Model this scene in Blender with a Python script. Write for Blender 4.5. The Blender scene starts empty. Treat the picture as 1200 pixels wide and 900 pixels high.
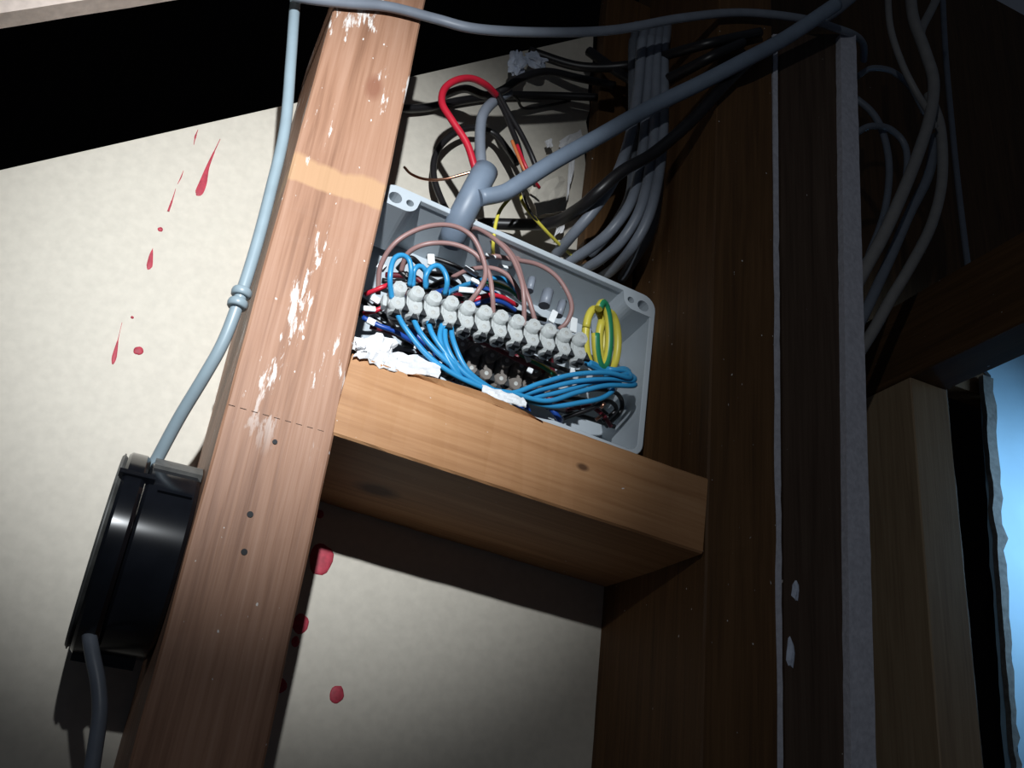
import bpy, bmesh, math, random
from mathutils import Vector, Matrix, noise
random.seed(7)
C = bpy.context.scene.collection
S = bpy.context.scene

# ------------------------------------------------------------------ camera
# room axes: X along the framed wall, Y into it, Z up; the lens is at (0, 0, CZ)
F = 1120.3
CZ = 1.6
Uc = Vector((288, 2280, -F)).normalized()
Yc = Vector((-550, -481, -F)).normalized()
Xc = Yc.cross(Uc).normalized()
ROT = Matrix((Xc, Yc, Uc))
cam_d = bpy.data.cameras.new('camera')
cam_d.sensor_width = 36.0
cam_d.lens = F / 1200 * 36.0
cam_d.clip_start = 0.01
cam = bpy.data.objects.new('camera', cam_d)
C.objects.link(cam)
cam.matrix_world = Matrix.Translation((0, 0, CZ)) @ ROT.to_4x4()
S.camera = cam

# ------------------------------------------------------------------ world, light, exposure
w = bpy.data.worlds.new('world')
S.world = w
w.use_nodes = True
w.node_tree.nodes['Background'].inputs[0].default_value = (0.62, 0.75, 1.0, 1)
w.node_tree.nodes['Background'].inputs[1].default_value = 0.022
S.view_settings.view_transform = 'Standard'
S.view_settings.look = 'None'
S.view_settings.gamma = 1
S.view_settings.use_curve_mapping = False
S.view_settings.exposure = 0.0

def aim(o, tgt):
    o.rotation_euler = (Vector(tgt) - o.location).to_track_quat('-Z', 'Y').to_euler()

def torch_lamp(name, watts, cone, tgt):               # hand torch held above and left of the phone
    sd = bpy.data.lights.new(name, 'SPOT')
    sd.energy = watts
    sd.color = (0.92, 0.965, 1.0)
    sd.spot_size = math.radians(cone)
    sd.spot_blend = 1.0
    sd.shadow_soft_size = 0.006
    o = bpy.data.objects.new(name, sd)
    C.objects.link(o)
    o.location = (-0.05, -0.09, CZ + 0.34)
    aim(o, tgt)
torch_lamp('torch_beam', 28, 49, (0.045, 0.5, CZ + 0.318))
torch_lamp('torch_spill', 1.7, 118, (0.30, 0.5, CZ + 0.32))
dd = bpy.data.lights.new('daylight', 'AREA')        # daylight of the next room, right of the far post
dd.energy = 0.7
dd.color = (0.42, 0.72, 1.0)
dd.size = 0.25
dd.spread = math.radians(60)
day = bpy.data.objects.new('daylight', dd)
C.objects.link(day)
day.location = (1.38, 0.52, CZ + 0.52)
aim(day, (1.0, 0.83, CZ + 0.42))

# ------------------------------------------------------------------ helpers
def P(px, py, y):
    """room point seen at photo pixel (px, py) on the upright plane at depth y"""
    d = ROT @ Vector((px - 600, 450 - py, -F))
    d = d * (y / d.y)
    return Vector((d.x, d.y, d.z + CZ))

def tag(o, label=None, cat=None, group=None, kind=None):
    if label: o['label'] = label
    if cat: o['category'] = cat
    if group: o['group'] = group
    if kind: o['kind'] = kind
    return o

def link(name, me, mat=None, parent=None):
    o = bpy.data.objects.new(name, me)
    C.objects.link(o)
    if mat:
        me.materials.clear()
        me.materials.append(mat)
    if parent: o.parent = parent
    return o

def obj(name, bm, mat, parent=None, smooth=False):
    me = bpy.data.meshes.new(name)
    bmesh.ops.recalc_face_normals(bm, faces=bm.faces)
    bm.to_mesh(me)
    bm.free()
    if smooth:
        for p in me.polygons: p.use_smooth = True
    return link(name, me, mat, parent)

def empty(name, loc=(0, 0, 0), rot=(0, 0, 0)):
    o = bpy.data.objects.new(name, None)
    C.objects.link(o)
    o.location = loc
    o.rotation_euler = rot
    o.empty_display_size = 0.02
    return o

def spline(pts, step=0.003):
    pts = [Vector(p) for p in pts]
    if len(pts) == 2: return pts
    q = [pts[0] * 2 - pts[1]] + pts + [pts[-1] * 2 - pts[-2]]
    out = []
    for i in range(1, len(q) - 2):
        a, b, c, d = q[i - 1:i + 3]
        n = max(2, min(40, int((c - b).length / step)))
        for k in range(n):
            t = k / n
            out.append(0.5 * ((2 * b) + (c - a) * t + (2 * a - 5 * b + 4 * c - d) * t * t + (3 * b - a - 3 * c + d) * t ** 3))
    out.append(pts[-1])
    return out

def tube_bm(pts, r, n=10, flat=1.0, bm=None, smooth_path=True):
    bm = bm or bmesh.new()
    uvl = bm.loops.layers.uv.verify()
    path = spline(pts, 0.003 if callable(r) else max(0.0015, r)) if smooth_path else [Vector(p) for p in pts]
    up = Vector((0.13, 0.31, 0.94))
    t0 = (path[1] - path[0]).normalized()
    nrm = (up - t0 * up.dot(t0)).normalized()
    rings, L = [], 0.0
    for i, p in enumerate(path):
        t = (path[min(i + 1, len(path) - 1)] - path[max(i - 1, 0)]).normalized()
        nrm = (nrm - t * nrm.dot(t)).normalized()
        b = t.cross(nrm)
        rr = r(i / (len(path) - 1)) if callable(r) else r
        if i: L += (p - path[i - 1]).length
        rings.append(([bm.verts.new(p + (nrm * math.cos(a) + b * math.sin(a) * flat) * rr) for a in [2 * math.pi * k / n for k in range(n)]], L))
    for (r0, l0), (r1, l1) in zip(rings, rings[1:]):
        for k in range(n):
            f = bm.faces.new((r0[k], r0[(k + 1) % n], r1[(k + 1) % n], r1[k]))
            f.smooth = True
            for lo, uv in zip(f.loops, ((k / n, l0), ((k + 1) / n, l0), ((k + 1) / n, l1), (k / n, l1))):
                lo[uvl].uv = uv
    bm.faces.new(rings[0][0][::-1])
    bm.faces.new(rings[-1][0])
    return bm

def tube(name, pts, r, mat, parent=None, n=10, flat=1.0):
    bm = tube_bm(pts, r, n, flat)
    me = bpy.data.meshes.new(name)
    bm.to_mesh(me)
    bm.free()
    return link(name, me, mat, parent)

def px(*pts):
    """(x, y, depth) photo readings -> room points; a missing depth repeats the last one"""
    out, y = [], 0.5
    for p in pts:
        if len(p) > 2: y = p[2]
        out.append(P(p[0], p[1], y))
    return out

def post_bm(plan, z0, z1, rough=0.0007, step=0.02, bev=0.0012, seed=0):
    """timber: plan outline (x, y) run from z0 to z1 with slightly worn, uneven arrises"""
    bm = bmesh.new()
    m = max(2, int((z1 - z0) / step))
    cen = Vector((sum(p[0] for p in plan) / len(plan), sum(p[1] for p in plan) / len(plan)))
    out = []
    for i, p in enumerate(plan):                    # bevelled corners: two points each
        p = Vector(p)
        a = Vector(plan[i - 1]) - p
        b = Vector(plan[(i + 1) % len(plan)]) - p
        out += [p + a.normalized() * bev, p + b.normalized() * bev]
    rings = []
    for k in range(m + 1):
        z = z0 + (z1 - z0) * k / m
        ring = []
        for i, p in enumerate(out):
            j = noise.noise(Vector((i // 2 * 7.3 + seed, z * 22, seed * 1.7))) * rough + noise.noise(Vector((i * 3.1 + seed, z * 90, seed))) * rough * 0.5
            d = (p - cen).normalized() * j
            ring.append(bm.verts.new((p.x + d.x, p.y + d.y, z)))
        rings.append(ring)
    n = len(out)
    for a, b in zip(rings, rings[1:]):
        for i in range(n):
            bm.faces.new((a[i], a[(i + 1) % n], b[(i + 1) % n], b[i]))
    bm.faces.new(rings[0][::-1])
    bm.faces.new(rings[-1])
    return bm

def rect(x0, x1, y0, y1): return [(x0, y0), (x1, y0), (x1, y1), (x0, y1)]

def slab_bm(poly, y0, y1):
    """outline in the XZ plane given a thickness along Y"""
    bm = bmesh.new()
    a = [bm.verts.new((x, y0, z)) for x, z in poly]
    b = [bm.verts.new((x, y1, z)) for x, z in poly]
    bm.faces.new(a)
    bm.faces.new(b[::-1])
    for i in range(len(poly)):
        j = (i + 1) % len(poly)
        bm.faces.new((a[i], b[i], b[j], a[j]))
    return bm

def box_bm(c, s, bm=None, rot=None, bev=0):
    new = bmesh.new()
    bmesh.ops.create_cube(new, size=1)
    for v in new.verts: v.co = Vector((v.co.x * s[0], v.co.y * s[1], v.co.z * s[2]))
    if bev: bmesh.ops.bevel(new, geom=new.edges[:], offset=bev, segments=2, affect='EDGES')
    for v in new.verts:
        if rot: v.co = rot @ v.co
        v.co += Vector(c)
    if bm is None: return new
    me = bpy.data.meshes.new('tmp')
    new.to_mesh(me); new.free()
    bm.from_mesh(me); bpy.data.meshes.remove(me)
    return bm

def cyl_bm(a, b, r, n=16, bm=None, r2=None):
    bm = bm or bmesh.new()
    a, b = Vector(a), Vector(b)
    t = (b - a).normalized()
    u = t.orthogonal().normalized(); v = t.cross(u)
    r2 = r if r2 is None else r2
    A = [bm.verts.new(a + (u * math.cos(2 * math.pi * k / n) + v * math.sin(2 * math.pi * k / n)) * r) for k in range(n)]
    B = [bm.verts.new(b + (u * math.cos(2 * math.pi * k / n) + v * math.sin(2 * math.pi * k / n)) * r2) for k in range(n)]
    for k in range(n):
        f = bm.faces.new((A[k], A[(k + 1) % n], B[(k + 1) % n], B[k])); f.smooth = True
    bm.faces.new(A[::-1]); bm.faces.new(B)
    return bm

def crumple_bm(p00, p10, p11, p01, n, m, amp, seed=0, thick=0.0006, ragged=0.25, freq=1.0):
    """a sheet of paper or plaster skin over four corners, creased and with torn edges"""
    bm = bmesh.new()
    nrm = (p10 - p00).cross(p01 - p00).normalized()
    g = []
    for i in range(n + 1):
        row = []
        for j in range(m + 1):
            u, v = i / n, j / m
            if i in (0, n): u += ragged / n * noise.noise(Vector((j * 1.9, seed, 3.3))) * 2
            if j in (0, m): v += ragged / m * noise.noise(Vector((i * 1.9, seed, 9.3))) * 2
            p = p00 * (1 - u) * (1 - v) + p10 * u * (1 - v) + p11 * u * v + p01 * (1 - u) * v
            h = noise.noise(Vector((i * 0.9 * freq, j * 0.9 * freq, seed * 5.1))) + 0.6 * noise.noise(Vector((i * 2.1 * freq, j * 2.1 * freq, seed * 2.7)))
            row.append(p + nrm * h * amp)
        g.append(row)
    top = [[bm.verts.new(p) for p in row] for row in g]
    bot = [[bm.verts.new(p - nrm * thick) for p in row] for row in g]
    for i in range(n):
        for j in range(m):
            bm.faces.new((top[i][j], top[i + 1][j], top[i + 1][j + 1], top[i][j + 1]))
            bm.faces.new((bot[i][j + 1], bot[i + 1][j + 1], bot[i + 1][j], bot[i][j]))
    for i in range(n):
        bm.faces.new((top[i][0], bot[i][0], bot[i + 1][0], top[i + 1][0]))
        bm.faces.new((top[i][m], top[i + 1][m], bot[i + 1][m], bot[i][m]))
    for j in range(m):
        bm.faces.new((top[0][j], top[0][j + 1], bot[0][j + 1], bot[0][j]))
        bm.faces.new((top[n][j], bot[n][j], bot[n][j + 1], top[n][j + 1]))
    return bm

def lump_bm(c, r, amp=0.35, seed=0, sub=2, sc=(1, 1, 1)):
    bm = bmesh.new()
    bmesh.ops.create_icosphere(bm, subdivisions=sub, radius=1)
    for v in bm.verts:
        k = 1 + amp * noise.noise(v.co * 1.7 + Vector((seed, seed * 2, 0))) + amp * 0.5 * noise.noise(v.co * 4 + Vector((seed, 0, 0)))
        v.co = Vector((v.co.x * sc[0], v.co.y * sc[1], v.co.z * sc[2])) * r * k + Vector(c)
    return bm

# ------------------------------------------------------------------ materials
def mat(name):
    m = bpy.data.materials.new(name)
    m.use_nodes = True
    nt = m.node_tree
    return m, nt, nt.nodes['Principled BSDF']

def plain(name, col, rough=0.5, var=0.12, scale=300, metal=0.0, spec=0.5, bump=0.0, coat=0.0):
    m, nt, b = mat(name)
    tc = nt.nodes.new('ShaderNodeTexCoord')
    nz = nt.nodes.new('ShaderNodeTexNoise'); nz.inputs['Scale'].default_value = scale; nz.inputs['Detail'].default_value = 4
    nt.links.new(tc.outputs['Object'], nz.inputs['Vector'])
    rp = nt.nodes.new('ShaderNodeValToRGB')
    rp.color_ramp.elements[0].position = 0.3; rp.color_ramp.elements[1].position = 0.7
    rp.color_ramp.elements[0].color = [c * (1 - var) for c in col] + [1]
    rp.color_ramp.elements[1].color = [min(1, c * (1 + var)) for c in col] + [1]
    nt.links.new(nz.outputs['Fac'], rp.inputs['Fac'])
    nt.links.new(rp.outputs['Color'], b.inputs['Base Color'])
    b.inputs['Roughness'].default_value = rough
    b.inputs['Metallic'].default_value = metal
    b.inputs['Specular IOR Level'].default_value = spec
    if coat: b.inputs['Coat Weight'].default_value = coat
    if bump:
        bp = nt.nodes.new('ShaderNodeBump'); bp.inputs['Strength'].default_value = bump; bp.inputs['Distance'].default_value = 0.001
        nt.links.new(nz.outputs['Fac'], bp.inputs['Height']); nt.links.new(bp.outputs['Normal'], b.inputs['Normal'])
    return m

def wood(name, dark, mid, light, scrape=0.0, knots=(), band=None, rough=0.55, seed=0.0, speck=0.0, zmin=None):
    """sawn timber, grain along the object's own Z; scrapes are smears of old white paint"""
    m, nt, b = mat(name)
    N, Lk = nt.nodes, nt.links
    tc = N.new('ShaderNodeTexCoord')
    def nz(sc, det, dis=0.0, rgh=0.55):
        mp = N.new('ShaderNodeMapping'); mp.inputs['Scale'].default_value = sc; mp.inputs['Location'].default_value = (seed, seed * 1.3, seed * 0.7)
        Lk.new(tc.outputs['Object'], mp.inputs['Vector'])
        t = N.new('ShaderNodeTexNoise'); t.inputs['Scale'].default_value = 1; t.inputs['Detail'].default_value = det
        t.inputs['Distortion'].default_value = dis; t.inputs['Roughness'].default_value = rgh
        Lk.new(mp.outputs['Vector'], t.inputs['Vector'])
        return t
    g1 = nz((420, 420, 14), 5, 0.3)
    g2 = nz((110, 110, 5), 3, 0.6)
    mx = N.new('ShaderNodeMix'); mx.data_type = 'FLOAT'; mx.inputs[0].default_value = 0.6
    Lk.new(g1.outputs['Fac'], mx.inputs[2]); Lk.new(g2.outputs['Fac'], mx.inputs[3])
    rp = N.new('ShaderNodeValToRGB')
    e = rp.color_ramp.elements
    e[0].position = 0.32; e[0].color = (*dark, 1)
    e[1].position = 0.70; e[1].color = (*light, 1)
    k = e.new(0.5); k.color = (*mid, 1)
    Lk.new(mx.outputs[0], rp.inputs['Fac'])
    col = rp.outputs['Color']
    def over(fac, c):
        nonlocal col
        x = N.new('ShaderNodeMix'); x.data_type = 'RGBA'
        Lk.new(fac, x.inputs[0]); Lk.new(col, x.inputs[6]); x.inputs[7].default_value = (*c, 1)
        col = x.outputs[2]
    def ramp(sock, a, bb, hi=1.0):
        r = N.new('ShaderNodeMapRange'); r.inputs[1].default_value = a; r.inputs[2].default_value = bb; r.inputs[4].default_value = hi
        Lk.new(sock, r.inputs[0]); return r.outputs[0]
    if band:                                        # a paler planed patch across the face
        sp = N.new('ShaderNodeSeparateXYZ'); Lk.new(tc.outputs['Object'], sp.inputs[0])
        wob = nz((60, 60, 20), 2)
        ad = N.new('ShaderNodeMath'); ad.operation = 'MULTIPLY_ADD'; ad.inputs[1].default_value = 0.012; Lk.new(wob.outputs['Fac'], ad.inputs[0]); Lk.new(sp.outputs[2], ad.inputs[2])
        lo = ramp(ad.outputs[0], band[0] + 0.006, band[0] + 0.008); hi = ramp(ad.outputs[0], band[1] + 0.009, band[1] + 0.006)
        mu = N.new('ShaderNodeMath'); mu.operation = 'MULTIPLY'; Lk.new(lo, mu.inputs[0]); Lk.new(hi, mu.inputs[1])
        m2 = N.new('ShaderNodeMath'); m2.operation = 'MULTIPLY'; m2.inputs[1].default_value = 0.75; Lk.new(mu.outputs[0], m2.inputs[0])
        over(m2.outputs[0], band[2])
    for (kx, ky, kz, kr, kc) in knots:
        mp = N.new('ShaderNodeMapping'); mp.inputs['Scale'].default_value = (1 / kr, 0.7 / kr, 0.55 / kr)
        mp.inputs['Location'].default_value = (-kx / kr, -ky * 0.7 / kr, -kz * 0.55 / kr)
        Lk.new(tc.outputs['Object'], mp.inputs['Vector'])
        ln = N.new('ShaderNodeVectorMath'); ln.operation = 'LENGTH'; Lk.new(mp.outputs['Vector'], ln.inputs[0])
        over(ramp(ln.outputs['Value'], 1.15, 0.5, 0.85), kc)
    if scrape:
        s1 = nz((230, 230, 48), 6, 0.2, 0.65)
        s2 = nz((45, 45, 11), 2)
        mm = N.new('ShaderNodeMath'); mm.operation = 'MULTIPLY'; Lk.new(s1.outputs['Fac'], mm.inputs[0]); Lk.new(s2.outputs['Fac'], mm.inputs[1])
        fac = ramp(mm.outputs[0], 0.40 - scrape, 0.44 - scrape, 0.9)
        if zmin is not None:
            sz = N.new('ShaderNodeSeparateXYZ'); Lk.new(tc.outputs['Object'], sz.inputs[0])
            gz = ramp(sz.outputs[2], zmin, zmin + 0.05)
            gm = N.new('ShaderNodeMath'); gm.operation = 'MULTIPLY'; Lk.new(fac, gm.inputs[0]); Lk.new(gz, gm.inputs[1]); fac = gm.outputs[0]
        over(fac, (0.80, 0.76, 0.72))
    if speck:
        s3 = nz((330, 330, 210), 1)
        over(ramp(s3.outputs['Fac'], 0.80 - speck, 0.83 - speck, 0.9), (0.78, 0.74, 0.70))
    Lk.new(col, b.inputs['Base Color'])
    b.inputs['Roughness'].default_value = rough
    b.inputs['Specular IOR Level'].default_value = 0.35
    bp = N.new('ShaderNodeBump'); bp.inputs['Strength'].default_value = 0.35; bp.inputs['Distance'].default_value = 0.0006
    Lk.new(g1.outputs['Fac'], bp.inputs['Height']); Lk.new(bp.outputs['Normal'], b.inputs['Normal'])
    return m

M = {}
M['stud'] = wood('sawn_pink_timber', (0.20, 0.095, 0.055), (0.34, 0.180, 0.112), (0.43, 0.25, 0.17), scrape=0.07, speck=0.045,
                 knots=((0.066, 0.47, CZ + 0.418, 0.006, (0.24, 0.10, 0.06)),), band=(CZ + 0.331, CZ + 0.348, (0.50, 0.30, 0.16)), zmin=CZ + 0.165)
M['nog'] = wood('orange_timber', (0.32, 0.15, 0.062), (0.43, 0.22, 0.10), (0.52, 0.29, 0.145), seed=3.1, speck=0.02,
                knots=((0.025, 0.005, -0.072, 0.008, (0.06, 0.022, 0.012)), (-0.004, -0.0575, 0.03, 0.0025, (0.07, 0.03, 0.015))))
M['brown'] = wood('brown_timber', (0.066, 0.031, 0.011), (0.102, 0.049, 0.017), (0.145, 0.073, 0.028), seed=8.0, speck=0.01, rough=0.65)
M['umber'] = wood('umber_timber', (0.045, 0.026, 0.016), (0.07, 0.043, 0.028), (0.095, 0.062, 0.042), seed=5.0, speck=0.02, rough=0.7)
M['tan'] = wood('tan_timber', (0.30, 0.20, 0.12), (0.40, 0.28, 0.165), (0.47, 0.34, 0.21), seed=11.0)
M['void'] = wood('unlit_void_black', (0.006, 0.003, 0.002), (0.009, 0.005, 0.003), (0.013, 0.008, 0.005), seed=2.0, rough=0.9)  # near-black base colour holds the unlit roof void dark
M['gypsum'] = plain('gypsum_edge', (0.52, 0.52, 0.58), 0.85, 0.12, 260, bump=0.6)
M['board'] = plain('hardboard', (0.57, 0.53, 0.455), 0.62, 0.05, 180, spec=0.3, bump=0.08)
M['paint'] = plain('red_paint', (0.40, 0.035, 0.06), 0.6, 0.25, 260)
M['plate'] = plain('whitewashed_timber', (0.66, 0.55, 0.48), 0.6, 0.15, 140, bump=0.3)
M['pvc'] = plain('pale_grey_pvc', (0.25, 0.32, 0.36), 0.38, 0.05, 90)
M['pvc_mid'] = plain('grey_pvc', (0.20, 0.225, 0.27), 0.42, 0.08, 90)
M['pvc_warm'] = plain('warm_grey_pvc', (0.30, 0.29, 0.28), 0.5, 0.08, 90)
M['conduit'] = plain('blue_grey_conduit', (0.17, 0.215, 0.28), 0.45, 0.08, 90)
M['black'] = plain('black_insulation', (0.012, 0.011, 0.012), 0.4, 0.2, 120)
M['bakelite'] = plain('black_bakelite', (0.007, 0.008, 0.011), 0.16, 0.25, 60, spec=0.6)
M['bakelite_matt'] = plain('matt_grey_bakelite', (0.10, 0.10, 0.095), 0.5, 0.4, 120)  # paler and more matt than the box body
M['box'] = plain('grey_abs', (0.46, 0.51, 0.55), 0.42, 0.03, 60)
M['hole_shade'] = plain('recess_shade', (0.01, 0.012, 0.015), 0.7, 0.2, 60)  # near-black standing for the shade inside holes and notches
M['blue'] = plain('blue_insulation', (0.028, 0.25, 0.50), 0.38, 0.08, 90)
M['deepblue'] = plain('deep_blue_insulation', (0.012, 0.06, 0.30), 0.38, 0.08, 90)
M['red'] = plain('red_insulation', (0.50, 0.015, 0.035), 0.38, 0.1, 90)
M['maroon'] = plain('maroon_insulation', (0.13, 0.010, 0.018), 0.45, 0.1, 90)
M['pinkbrown'] = plain('pinkish_brown_insulation', (0.285, 0.165, 0.155), 0.42, 0.06, 90)
M['yellow'] = plain('yellow_insulation', (0.62, 0.54, 0.07), 0.4, 0.08, 90)
M['white'] = plain('white_sleeve', (0.74, 0.77, 0.78), 0.5, 0.06, 90)
M['paper'] = plain('white_paper', (0.72, 0.72, 0.73), 0.8, 0.08, 160, bump=0.3)
M['tape'] = plain('white_tape', (0.80, 0.82, 0.84), 0.45, 0.04, 160)
M['plaster'] = plain('grey_broken_plaster', (0.16, 0.155, 0.15), 0.9, 0.25, 160, bump=0.4)
M['pencil'] = plain('faint_pencil', (0.14, 0.09, 0.07), 0.8, 0.3, 400)
M['pvc_shaded'] = plain('shaded_grey_pvc', (0.11, 0.125, 0.15), 0.45, 0.08, 90)  # darker copy of the grey, with the shade behind the bundle painted in
M['copper'] = plain('bare_copper', (0.72, 0.36, 0.24), 0.28, 0.1, 200, metal=1.0)
M['brass'] = plain('dull_screw', (0.46, 0.47, 0.45), 0.5, 0.2, 200, metal=0.2)
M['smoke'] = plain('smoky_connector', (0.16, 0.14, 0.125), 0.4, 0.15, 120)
M['bluewall'] = plain('pale_blue_wall_paint', (0.42, 0.66, 0.86), 0.7, 0.06, 16, bump=0.1)
M['lump'] = plain('pale_blue_plaster', (0.56, 0.62, 0.74), 0.8, 0.15, 200, bump=0.4)
M['orange'] = plain('orange_insulation', (0.55, 0.16, 0.05), 0.4, 0.1, 90)

def striped():
    m, nt, b = mat('earth_insulation')
    uv = nt.nodes.new('ShaderNodeUVMap')
    sp = nt.nodes.new('ShaderNodeSeparateXYZ'); nt.links.new(uv.outputs['UV'], sp.inputs[0])
    r = nt.nodes.new('ShaderNodeValToRGB'); r.color_ramp.interpolation = 'CONSTANT'
    e = r.color_ramp.elements
    e[0].position = 0; e[0].color = (0.62, 0.55, 0.07, 1)
    e[1].position = 0.32; e[1].color = (0.02, 0.22, 0.10, 1)
    k = e.new(0.66); k.color = (0.62, 0.55, 0.07, 1)
    nt.links.new(sp.outputs[0], r.inputs['Fac']); nt.links.new(r.outputs['Color'], b.inputs['Base Color'])
    b.inputs['Roughness'].default_value = 0.4
    return m
M['earth'] = striped()

def frosted():
    m, nt, b = mat('frosted_polythene')
    tc = nt.nodes.new('ShaderNodeTexCoord')
    nz = nt.nodes.new('ShaderNodeTexNoise'); nz.inputs['Scale'].default_value = 240
    nt.links.new(tc.outputs['Object'], nz.inputs['Vector'])
    rp = nt.nodes.new('ShaderNodeValToRGB')
    rp.color_ramp.elements[0].color = (0.62, 0.65, 0.64, 1); rp.color_ramp.elements[1].color = (0.82, 0.86, 0.86, 1)
    nt.links.new(nz.outputs['Fac'], rp.inputs['Fac']); nt.links.new(rp.outputs['Color'], b.inputs['Base Color'])
    b.inputs['Roughness'].default_value = 0.35
    b.inputs['Transmission Weight'].default_value = 0.45
    b.inputs['IOR'].default_value = 1.4
    return m
M['frost'] = frosted()

# ------------------------------------------------------------------ the setting
Y0 = 0.47                 # front of the framing
YB = 0.585                # face of the hardboard lining behind it
def rake(x): return CZ + 0.345 + 0.83 * (x + 0.132)

poly = [(-0.6, CZ - 0.25), (0.318, CZ - 0.25), (0.318, CZ + 0.40), (0.285, CZ + 0.43)]
for i in range(13):       # torn right-hand edge
    z = CZ + 0.44 + i * 0.0165
    poly.append((0.274 - i * 0.0006 + random.uniform(-0.004, 0.004), z))
poly += [(0.264, rake(0.264)), (-0.6, rake(-0.6))]
lining = tag(obj('wall_back', slab_bm(poly, YB, YB + 0.004), M['board']), kind='structure')
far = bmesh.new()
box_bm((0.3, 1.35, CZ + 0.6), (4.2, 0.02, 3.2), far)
tag(obj('void_backdrop', far, M['void']), kind='structure')  # sheet added behind the bay, the void's darkness painted into its colour

# red paint runs and splashes: thin raised films on the hardboard
def drip(pts_px, widths):
    bm = bmesh.new()
    pts = [P(x, y, YB) for x, y in pts_px]
    sm = spline([Vector((p.x, p.z, k)) for p, k in zip(pts, widths)], 0.0012)
    pts = [Vector((q.x, YB, q.y)) for q in sm]
    widths = [max(0.0002, q.z) for q in sm]
    pr = []
    for i, (p, wd) in enumerate(zip(pts, widths)):
        t = (pts[min(i + 1, len(pts) - 1)] - pts[max(i - 1, 0)]); t.y = 0; t.normalize()
        s = Vector((t.z, 0, -t.x))
        pr.append([bm.verts.new(p + s * wd + Vector((0, 0.0004, 0))), bm.verts.new(p + Vector((0, -0.0009 if wd > 0.0008 else -0.0004, 0))), bm.verts.new(p - s * wd + Vector((0, 0.0004, 0)))])
    for a, b in zip(pr, pr[1:]):
        bm.faces.new((a[0], a[1], b[1], b[0])); bm.faces.new((a[1], a[2], b[2], b[1]))
    bmesh.ops.triangulate(bm, faces=bm.faces)
    return obj('paint_drip', bm, M['paint'], lining, True)
def splash(x, y, rx, rz, seed):
    c = P(x, y, YB)
    bm = bmesh.new()
    bmesh.ops.create_uvsphere(bm, u_segments=18, v_segments=8, radius=1)
    for v in bm.verts:
        k = 1 + 0.22 * noise.noise(Vector((v.co.x * 1.6, v.co.z * 1.6, seed)))
        v.co = Vector((c.x + v.co.x * rx * k, c.y + v.co.y * 0.0009, c.z + v.co.z * rz * k))
    return obj('paint_splash', bm, M['paint'], lining, True)
drip([(258, 163), (250, 180), (243, 197), (238, 214), (233, 226), (230, 229)], [0.0004, 0.0009, 0.0018, 0.0036, 0.0036, 0.0006])
drip([(232, 152), (229, 160), (227, 170)], [0.0004, 0.0009, 0.0003])
drip([(215, 200), (212, 208), (208, 216)], [0.0003, 0.0008, 0.0003])
drip([(206, 221), (202, 234), (197, 248)], [0.0003, 0.0008, 0.0010])
drip([(179, 291), (177, 300), (175, 312), (173, 316)], [0.0003, 0.0018, 0.0026, 0.0006])
drip([(143, 378), (139, 395), (134, 418), (132, 427)], [0.0003, 0.0004, 0.0020, 0.0008])
for i, (x, y, a, b) in enumerate([(188, 269, 0.0018, 0.0016), (162, 411, 0.0030, 0.0030), (155, 372, 0.0010, 0.001), (376, 655, 0.0075, 0.0105), (352, 731, 0.005, 0.0055), (346, 752, 0.0025, 0.003),
                                  (394, 814, 0.0046, 0.0050), (326, 803, 0.0055, 0.0045), (374, 602, 0.003, 0.003)]):
    splash(x, y, a, b, i * 3.7)

# raked lining edge across the top left of the bay
def plate_edge(x): return CZ + 0.36 + 0.85 * (x + 0.132)
pl = bmesh.new()
n = 70
fr = []
for i in range(n + 1):
    x = -0.5 + 0.95 * i / n
    j = noise.noise(Vector((x * 60, 0, 0))) * 0.0012
    z = plate_edge(x) + j
    fr.append([pl.verts.new((x, Y0 - 0.012, z + 0.001)), pl.verts.new((x, Y0 - 0.001, z)), pl.verts.new((x, Y0 - 0.001, z + 0.14)), pl.verts.new((x, Y0 - 0.012, z + 0.14))])
for a, b in zip(fr, fr[1:]):
    for k in range(4): pl.faces.new((a[k], a[(k + 1) % 4], b[(k + 1) % 4], b[k]))
pl.faces.new(fr[0]); pl.faces.new(fr[-1][::-1])
tag(obj('trim_1', pl, M['plate']), kind='structure')

# ------------------------------------------------------------------ framing timbers
left = obj('timber_stud', post_bm([(0.030, Y0), (0.0868, Y0), (0.0868, 0.501), (0.079, 0.504), (0.079, YB), (0.030, YB)], CZ - 0.25, CZ + 0.512, 0.0010, seed=1), M['stud'])
tag(left, 'pinkish sawn timber stud smeared with white paint, left of the open wiring box', 'stud')
for i, (x, y, r) in enumerate([(322, 518, 0.0013), (293, 603, 0.0016), (286, 647, 0.0016)]):
    p = P(x, y, Y0)
    obj('nail_hole_shade', cyl_bm(p + Vector((0, -0.0006, 0)), p + Vector((0, 0.004, 0)), r, 12), M['hole_shade'], left)  # solid dark plugs, nail hole shade given as colour
pa, pb = P(268, 474, Y0 - 0.0002), P(385, 507, Y0 - 0.0002)
for k in range(9):
    obj('pencil_dash', cyl_bm(pa.lerp(pb, k / 9), pa.lerp(pb, (k + 0.55) / 9), 0.00015, 5), M['pencil'], left)
# short horizontal nogging, dropping a little to the right
TH = math.radians(93.2)
nog = obj('timber_nogging', post_bm(rect(-0.0245, 0.0245, -0.0575, 0.0575), -0.1175, 0.1165, 0.0009, 0.008, seed=4), M['nog'])
nog.location = (0.2035, Y0 + 0.0575, CZ + 0.2045)
nog.rotation_euler = (0, TH, 0)
tag(nog, 'short orange timber nogging bridging the two studs under the wiring box', 'nogging')
def onnog(x, y, dz):      # a point on the nogging given along, depth, height above its top
    return nog.matrix_basis @ Vector((-0.0245 - dz, y, x))
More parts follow.
